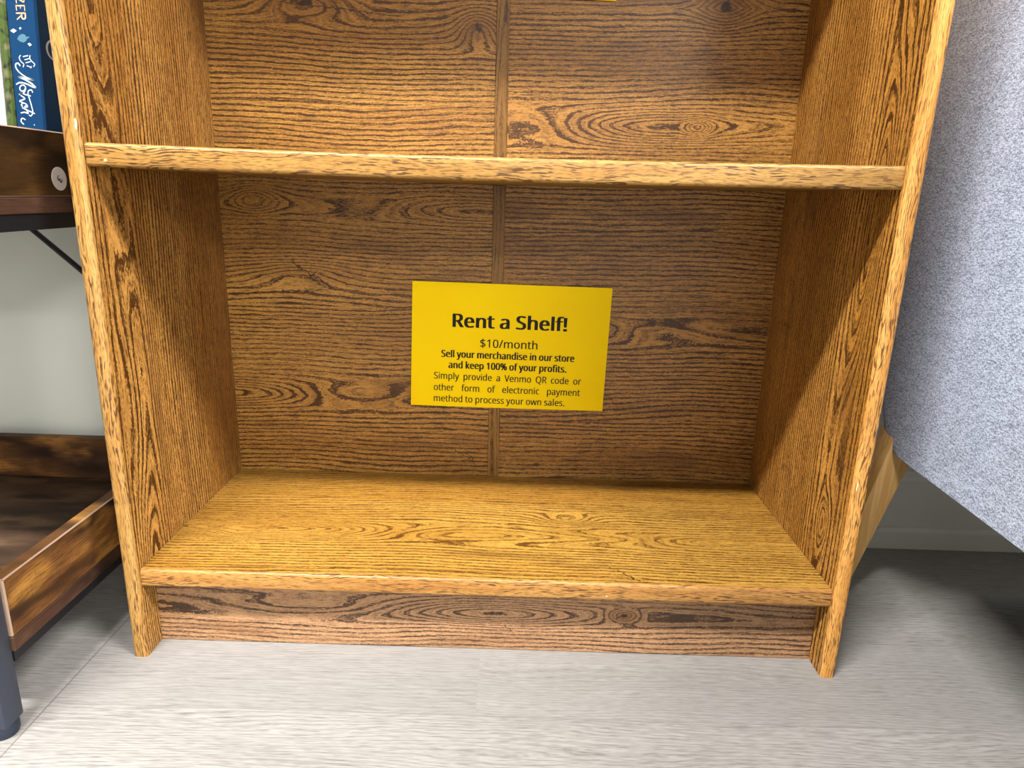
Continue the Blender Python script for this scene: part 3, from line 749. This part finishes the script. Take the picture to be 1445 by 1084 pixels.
def rod(bm, a, b, rad, n=12):
    a, b = Vector(a), Vector(b)
    z = (b - a).normalized()
    x = z.cross(Vector((0, 1, 0.1))).normalized()
    y = z.cross(x)
    R0 = [bm.verts.new(a + (x * math.cos(2 * math.pi * k / n) + y * math.sin(2 * math.pi * k / n)) * rad) for k in range(n)]
    R1 = [bm.verts.new(b + (x * math.cos(2 * math.pi * k / n) + y * math.sin(2 * math.pi * k / n)) * rad) for k in range(n)]
    for k in range(n):
        bm.faces.new((R0[k], R0[(k + 1) % n], R1[(k + 1) % n], R1[k]))
    bm.faces.new(R0); bm.faces.new(R1)


bm = bmesh.new(); rod(bm, (-0.6405, 0.2765, 0.4570), (-0.4480, 0.2765, 0.2838), 0.0036); obj('brace', bm, M_BLACK, rack, smooth=40)
bm = bmesh.new(); rod(bm, (-0.8415, 0.2765, 0.4570), (-1.0340, 0.2765, 0.2838), 0.0036); obj('brace', bm, M_BLACK, rack, smooth=40)

# round price sticker on the upper side lip
M_STICK = plain('white_sticker', (206, 200, 196), 0.5)
stk = thing('round_sticker', (UX1 + 0.0002, 0.0545, 0.493), 'round white sticker with a sideways number 3 on the dark lip of the rack', 'sticker')
bm = bmesh.new()
n = 40
for xx in (UX1 + 0.0001, UX1 + 0.0005):
    bm.faces.new([bm.verts.new((xx, 0.0545 + 0.0112 * math.cos(2 * math.pi * k / n), 0.5045 + 0.0112 * math.sin(2 * math.pi * k / n))) for k in range(n)])
bm.verts.ensure_lookup_table()
for k in range(n):
    bm.faces.new((bm.verts[k], bm.verts[(k + 1) % n], bm.verts[n + (k + 1) % n], bm.verts[n + k]))
obj('disc', bm, M_STICK, stk)
ang = math.radians(-125)


def stk_place(x, y):
    x -= 0.0025; y -= 0.0037
    return Vector((UX1 + 0.0008, 0.0545 + x * math.cos(ang) - y * math.sin(ang), 0.5040 + x * math.sin(ang) + y * math.cos(ang)))


text_mesh('number_lettering', '3', 0.05, 0.0050, 0.0075, stk_place, M_INK, stk)

# ------------------------------------------------------------------ the books on the rack
ART = {"title":[[0.39,[[-18.39,132.47],[-20.07,130.28],[-18.92,126.97],[-16.21,124.49],[-17.22,121.66]]],[0.39,[[-9.13,133.33],[-9.76,130.55],[-8.15,127.97],[-5.43,125.49],[-6.77,122.97]]],[0.57,[[-16.3,131.31],[-11.02,132.82]]],[0.48,[[-15.09,128.56],[-10.16,130.18]]],[0.48,[[-14.24,125.91],[-9.08,127.48]]],[0.48,[[-13.37,123.39],[-8.69,122.11]]],[0.35,[[-8.94,123.46],[-9.87,121.31]]],[0.57,[[-19.72,122.45],[-21.71,124.8],[-24.18,123.61],[-23.83,119.67],[-20.35,115.87],[-14.03,112.32],[-7.5,110.85]]],[0.66,[[-7.5,110.85],[-13.38,111.34],[-22.88,112.67]]],[0.74,[[-22.88,112.67],[-15.72,110.09],[-10.06,107.15],[-6.07,103.7]]],[0.61,[[-6.07,103.7],[-9.57,104.42],[-16.04,106.73],[-21.94,107.08],[-25.48,105.02]]],[0.53,[[-16.43,102.52],[-18.55,99.75],[-21.18,99.5],[-22.29,101.84],[-20.71,104.42],[-17.69,104.91],[-16.07,102.42]]],[0.53,[[-16.07,102.42],[-18.72,97.99],[-23.75,95.98]]],[0.53,[[-11.87,95.48],[-17.01,96.4],[-20.66,97.11],[-23.43,95.45]]],[0.48,[[-9.71,98.83],[-10.96,101.36],[-14.08,99.82],[-14.41,96.29],[-13.05,90.81],[-11.5,83.2],[-11.45,79.67],[-13.61,76.63],[-15.4,77.52]]],[0.53,[[-21.96,95.24],[-18.12,92.44],[-23.6,89.82],[-19.62,88.44]]],[0.53,[[-16.58,86.61],[-19.99,84.53],[-22.09,86.09],[-20.39,88.15],[-17.25,87.46],[-16.44,84.86],[-21.88,84.35]]],[0.57,[[-9.25,79.16],[-15.41,81.42],[-21.91,83.99]]],[0.53,[[-17.96,82.24],[-16.02,78.88],[-19.71,79.6],[-23.56,78.53]]],[0.53,[[-19.24,72.54],[-22.52,73.66],[-23.93,70.68],[-21.2,67.72]]],[0.44,[[-11.29,69.01],[-10.5,67.79]]]],"author":[[0.67,[[-19.28,176.41],[-10.26,177.25]]],[0.43,[[-18.87,176.45],[-18.44,172.1]]],[0.37,[[-14.62,176.84],[-14.72,174.18]]],[0.43,[[-10.56,177.22],[-10.69,172.63]]],[0.67,[[-19.41,169.85],[-10.17,170.7]]],[0.55,[[-10.42,170.68],[-10.64,166.75],[-12.02,165.47],[-13.75,165.91],[-14.25,170.1]]],[0.55,[[-14.26,168.49],[-18.95,164.23]]],[0.43,[[-18.44,183.42],[-17.95,178.68]]],[0.43,[[-10.39,184.39],[-10.8,180.02]]],[0.67,[[-11.13,180.22],[-18.09,183.45]]]],"stars":[[[-26.56,153.71],[-23.2,155.97],[-20.18,154.21],[-23.45,151.9]],[[-17.92,156.6],[-16.53,157.89],[-15.22,156.85],[-16.76,155.54]],[[-10.67,143.74],[-8.16,144.44],[-6.69,142.7],[-8.96,141.31]]],"leaf":[[[-20.65,146.79],[-18.28,150.28],[-15.07,151.98],[-12.58,151.51],[-11.24,149.53],[-8.64,150.24],[-8.49,149.09],[-10.63,147.96],[-11.85,145.74],[-14.81,144.06],[-17.8,144.72]]]}
LEAN = 0.0663


def ribbon(bm, pts, hw, put):
    """a brush stroke: a smoothed polyline widened to a flat strip with round ends"""
    P = [Vector(p) for p in pts]
    if len(P) > 2:
        Q = []
        ext = [P[0] * 2 - P[1]] + P + [P[-1] * 2 - P[-2]]
        for i in range(1, len(ext) - 2):
            p0, p1, p2, p3 = ext[i - 1:i + 3]
            for k in range(5):
                t = k / 5
                Q.append(0.5 * ((2 * p1) + (p2 - p0) * t + (2 * p0 - 5 * p1 + 4 * p2 - p3) * t * t + (3 * p1 - p0 - 3 * p2 + p3) * t ** 3))
        Q.append(P[-1])
        P = Q
    L, R = [], []
    for i, p in enumerate(P):
        t = (P[min(i + 1, len(P) - 1)] - P[max(i - 1, 0)])
        if t.length < 1e-9:
            continue
        t.normalize()
        nn = Vector((-t.y, t.x))
        w = hw * (0.75 if i in (0, len(P) - 1) else 1.0)
        L.append(bm.verts.new(put(p + nn * w))); R.append(bm.verts.new(put(p - nn * w)))
    for i in range(len(L) - 1):
        bm.faces.new((L[i], R[i], R[i + 1], L[i + 1]))


def book(name, right_x, thick, height, depth, y0, label, m_cover, m_spine=None):
    """a closed book with spine to the front, leaning a little; returns its root and local frame"""
    z0 = 0.4872
    mat = Matrix.Translation(Vector((right_x, y0, z0))) @ Matrix.Rotation(LEAN, 4, 'Y')
    root = thing(name, (0, 0, 0), label, 'book', 'books on the rack', mat)
    root.matrix_basis = mat
    bm = bmesh.new()
    c = 0.0012
    # cover: two boards and the spine in one wrap
    prof = [(0, depth), (0, 0.0018), (-0.0018, 0), (-thick + 0.0018, 0), (-thick, 0.0018), (-thick, depth), (-thick + c, depth), (-thick + c, c + 0.001), (-c, c + 0.001), (-c, depth)]
    lo = [bm.verts.new(mat @ Vector((x, y, 0))) for x, y in prof]
    hi = [bm.verts.new(mat @ Vector((x, y, height))) for x, y in prof]
    n = len(prof)
    for i in range(n):
        j = (i + 1) % n
        fc = bm.faces.new((lo[i], lo[j], hi[j], hi[i]))
        if i in (2,) and m_spine:
            fc.material_index = 1
    for L in (lo, hi):
        for q in ((0, 1, 8, 9), (1, 2, 3, 4, 7, 8), (4, 5, 6, 7)):
            bm.faces.new([L[k] for k in q])
    obj('cover', bm, [m_cover, m_spine] if m_spine else m_cover, root)
    bm = bmesh.new()
    bm_box(bm, -thick + c + 0.0002, -c - 0.0002, c + 0.0014, depth - 0.004, 0.003, height - 0.003, xf=mat)
    obj('pages', bm, M_PAGES, root)
    return root, mat


M_PAGES = plain('book_pages', (226, 218, 198), 0.8, 0.1)


def foliage():
    g = G('leafy_print', 0.4, 0.4)
    n = g.noise(g.tc.outputs['Object'], 95.0, 3.0, 0.6, 1.0)
    c = g.mix(g.ramp(n, 0.36, 0.52), refl((26, 36, 16)), refl((74, 92, 38)))
    n2 = g.noise(g.tc.outputs['Object'], 60.0, 2.0, 0.5, 0.6)
    c = g.mix(g.ramp(n2, 0.52, 0.66), c, refl((120, 116, 84)))
    g.color(c)
    return g.m


M_BLUE = plain('blue_cover', (3, 56, 98), 0.45, 0.2)
M_WHITE = plain('white_print', (222, 226, 230), 0.5)
M_PEACH = plain('peach_print', (244, 186, 146), 0.5)
M_LEAF = plain('pale_blue_print', (78, 122, 142), 0.5)
M_LEAFY = foliage()
M_WBOOK = plain('white_cover', (214, 218, 216), 0.4, 0.4)

blue, bmat = book('book', -0.4612, 0.0293, 0.215, 0.140, 0.083, 'blue book with flowing white script on its spine, against the oak bookcase', M_BLUE)
put = lambda p: bmat @ Vector((p.x / 1000, -0.0002, p.y / 1000))
bm = bmesh.new()
for hw, pts in ART['title']:
    ribbon(bm, pts, hw * 1.05, put)
obj('title_lettering', bm, M_WHITE, blue)
bm = bmesh.new()
for hw, pts in ART['author']:
    ribbon(bm, pts, hw * 1.2, put)
obj('author_lettering', bm, M_PEACH, blue)
bm = bmesh.new()
for pts in ART['stars']:
    bm.faces.new([bm.verts.new(put(Vector(p))) for p in pts])
obj('star_print', bm, M_WHITE, blue)
bm = bmesh.new()
for pts in ART['leaf']:
    bm.faces.new([bm.verts.new(put(Vector(p))) for p in pts])
obj('leaf_print', bm, M_LEAF, blue)
# white ring and small star printed on the front cover
bm = bmesh.new()
n = 40
ri, ro = [], []
for k in range(n):
    t = 2 * math.pi * k / n
    ri.append(bm.verts.new(bmat @ Vector((0.0003, 0.0235 + 0.0105 * math.cos(t), 0.1425 + 0.0085 * math.sin(t)))))
    ro.append(bm.verts.new(bmat @ Vector((0.0003, 0.0235 + 0.0135 * math.cos(t), 0.1425 + 0.0100 * math.sin(t)))))
for k in range(n):
    bm.faces.new((ri[k], ri[(k + 1) % n], ro[(k + 1) % n], ro[k]))
obj('ring_print', bm, M_WHITE, blue)

book('book', -0.4912, 0.0092, 0.208, 0.135, 0.083, 'thin book with green leafy spine, between the blue and the white book', M_LEAFY)
book('book', -0.5012, 0.022, 0.200, 0.135, 0.083, 'white book at the left edge of the photo, beside the leafy green book', M_WBOOK)

# ------------------------------------------------------------------ the grey sofa on the right
def fabric():
    g = G('heathered_grey_fabric', 0.95, 0.1)
    ax = g.xyz()
    x, y, z = ax[0], ax[1], ax[2]
    h = g.noise(g.vec(g.mul(x, 350), g.mul(y, 350), g.mul(z, 1150)), 1.0, 2.0, 0.6)
    v = g.noise(g.vec(g.mul(x, 1100), g.mul(y, 1100), g.mul(z, 420)), 1.0, 2.0, 0.6)
    s = g.add(g.mul(h, 0.55), g.mul(v, 0.45))
    big = g.noise(g.vec(g.mul(x, 40), g.mul(y, 40), g.mul(z, 90)), 1.0, 3.0, 0.6)
    s = g.add(s, g.mul(g.sub(big, 0.5), 0.10))
    c = g.mix(g.ramp(s, 0.38, 0.62), refl((112, 119, 138)), refl((214, 223, 244)))
    lint = g.noise(g.vec(g.mul(x, 300), g.mul(y, 300), g.mul(z, 300)), 1.0, 1.0, 0.4)
    c = g.mix(g.ramp(lint, 0.74, 0.80, 0.0, 0.5), c, refl((236, 238, 242)))
    g.color(c)
    g.b.inputs['Sheen Weight'].default_value = 0.15
    g.bump(s, 0.35, 0.0012)
    return g.m


M_FAB = fabric()
M_LEGW = None


def leg_wood():
    g = G('tan_leg_wood', 0.45, 0.35)
    ax = g.xyz()
    n = g.noise(g.vec(g.mul(ax[0], 160), g.mul(ax[1], 160), g.mul(ax[2], 9)), 1.0, 3.0, 0.6)
    g.color(g.mix(g.ramp(n, 0.35, 0.65), refl((232, 186, 118)), refl((206, 158, 92))))
    return g.m


M_LEGW = leg_wood()
CX0, CX1, CYF, CYB = 0.49, 2.15, -0.56, 0.189
chair = thing('sofa', ((CX0 + CX1) / 2, (CYF + CYB) / 2, 0), 'heathered light grey upholstered sofa on tan legs, right of the oak bookcase', 'sofa')


def panel_profile(x0, x1, zt, zb_f, zb_b, rad, name, rt=0.05):
    """upright padded panel with rounded lower and upper corners, seen from the side"""
    pts = []
    # go round: bottom front, bottom back, top back, top front
    corners = [((CYF, zb_f), 0.05), ((CYB, zb_b), rad), ((CYB, zt), rt), ((CYF, zt), rt)]
    n = len(corners)
    for i in range(n):
        (cx, cz), rr = corners[i]
        p = Vector((cx, cz)); a = Vector(corners[i - 1][0]); b_ = Vector(corners[(i + 1) % n][0])
        da = (a - p).normalized(); db = (b_ - p).normalized()
        s = p + da * rr; e = p + db * rr
        for k in range(9):
            t = k / 8
            pts.append(s * (1 - t) ** 2 + p * 2 * t * (1 - t) + e * t * t)
    bm = bmesh.new()
    A = [bm.verts.new((x0, q.x, q.y)) for q in pts]
    B = [bm.verts.new((x1, q.x, q.y)) for q in pts]
    bm.faces.new(A); bm.faces.new(B)
    m = len(pts)
    for i in range(m):
        j = (i + 1) % m
        bm.faces.new((A[i], A[j], B[j], B[i]))
    bevel(bm, 0.010, 4, lambda e: abs(e.verts[0].co.x - e.verts[1].co.x) < 1e-6)
    return obj(name, bm, M_FAB, chair, smooth=50)


panel_profile(CX0, CX0 + 0.13, 0.80, 0.190, 0.211, 0.062, 'arm')
panel_profile(CX1 - 0.13, CX1, 0.80, 0.190, 0.211, 0.062, 'arm')
bm = bmesh.new(); bm_box(bm, CX0 + 0.1305, CX1 - 0.1305, CYF + 0.01, CYB - 0.002, 0.20, 0.34); bevel(bm, 0.012, 3); obj('seat_base', bm, M_FAB, chair, smooth=50)
bm = bmesh.new(); bm_box(bm, CX0 + 0.1305, CX1 - 0.1305, CYF + 0.02, CYF + 0.05, 0.03, 0.1995); bevel(bm, 0.006, 2); obj('light_block_apron', bm, M_FAB, chair, smooth=50)  # unseen front board, added to keep low light off the floor beneath
mid = (CX0 + CX1) / 2
for xa, xb in ((CX0 + 0.133, mid - 0.001), (mid + 0.001, CX1 - 0.133)):
    bm = bmesh.new(); bm_box(bm, xa, xb, CYF - 0.01, CYB - 0.17, 0.3405, 0.47); bevel(bm, 0.035, 5); obj('seat_cushion', bm, M_FAB, chair, smooth=50)
bm = bmesh.new(); bm_box(bm, CX0 + 0.1305, CX1 - 0.1305, CYB - 0.165, CYB - 0.002, 0.3405, 0.86); bevel(bm, 0.03, 5); obj('backrest', bm, M_FAB, chair, smooth=50)


def chair_leg(cx, cy, sx, sy, zt):
    bm = bmesh.new()
    top = [(-0.018, -0.018), (0.018, -0.018), (0.018, 0.018), (-0.018, 0.018)]
    bot = [(-0.012, -0.011), (0.012, -0.011), (0.012, 0.011), (-0.012, 0.011)]
    a = [bm.verts.new((cx + x, cy + y, zt)) for x, y in top]
    b_ = [bm.verts.new((cx + x + sx, cy + y + sy, 0.0)) for x, y in bot]
    for i in range(4):
        j = (i + 1) % 4
        bm.faces.new((a[i], a[j], b_[j], b_[i]))
    bm.faces.new(a); bm.faces.new(b_)
    bevel(bm, 0.003, 2)
    obj('leg', bm, M_LEGW, chair, smooth=40)


chair_leg(0.5095, 0.163, -0.0575, 0.0, 0.235)
chair_leg(CX1 - 0.0075, 0.163, 0.036, 0.0, 0.2205)
chair_leg(0.55, CYF + 0.07, -0.03, -0.02, 0.204)
chair_leg(CX1 - 0.06, CYF + 0.07, 0.03, -0.02, 0.204)
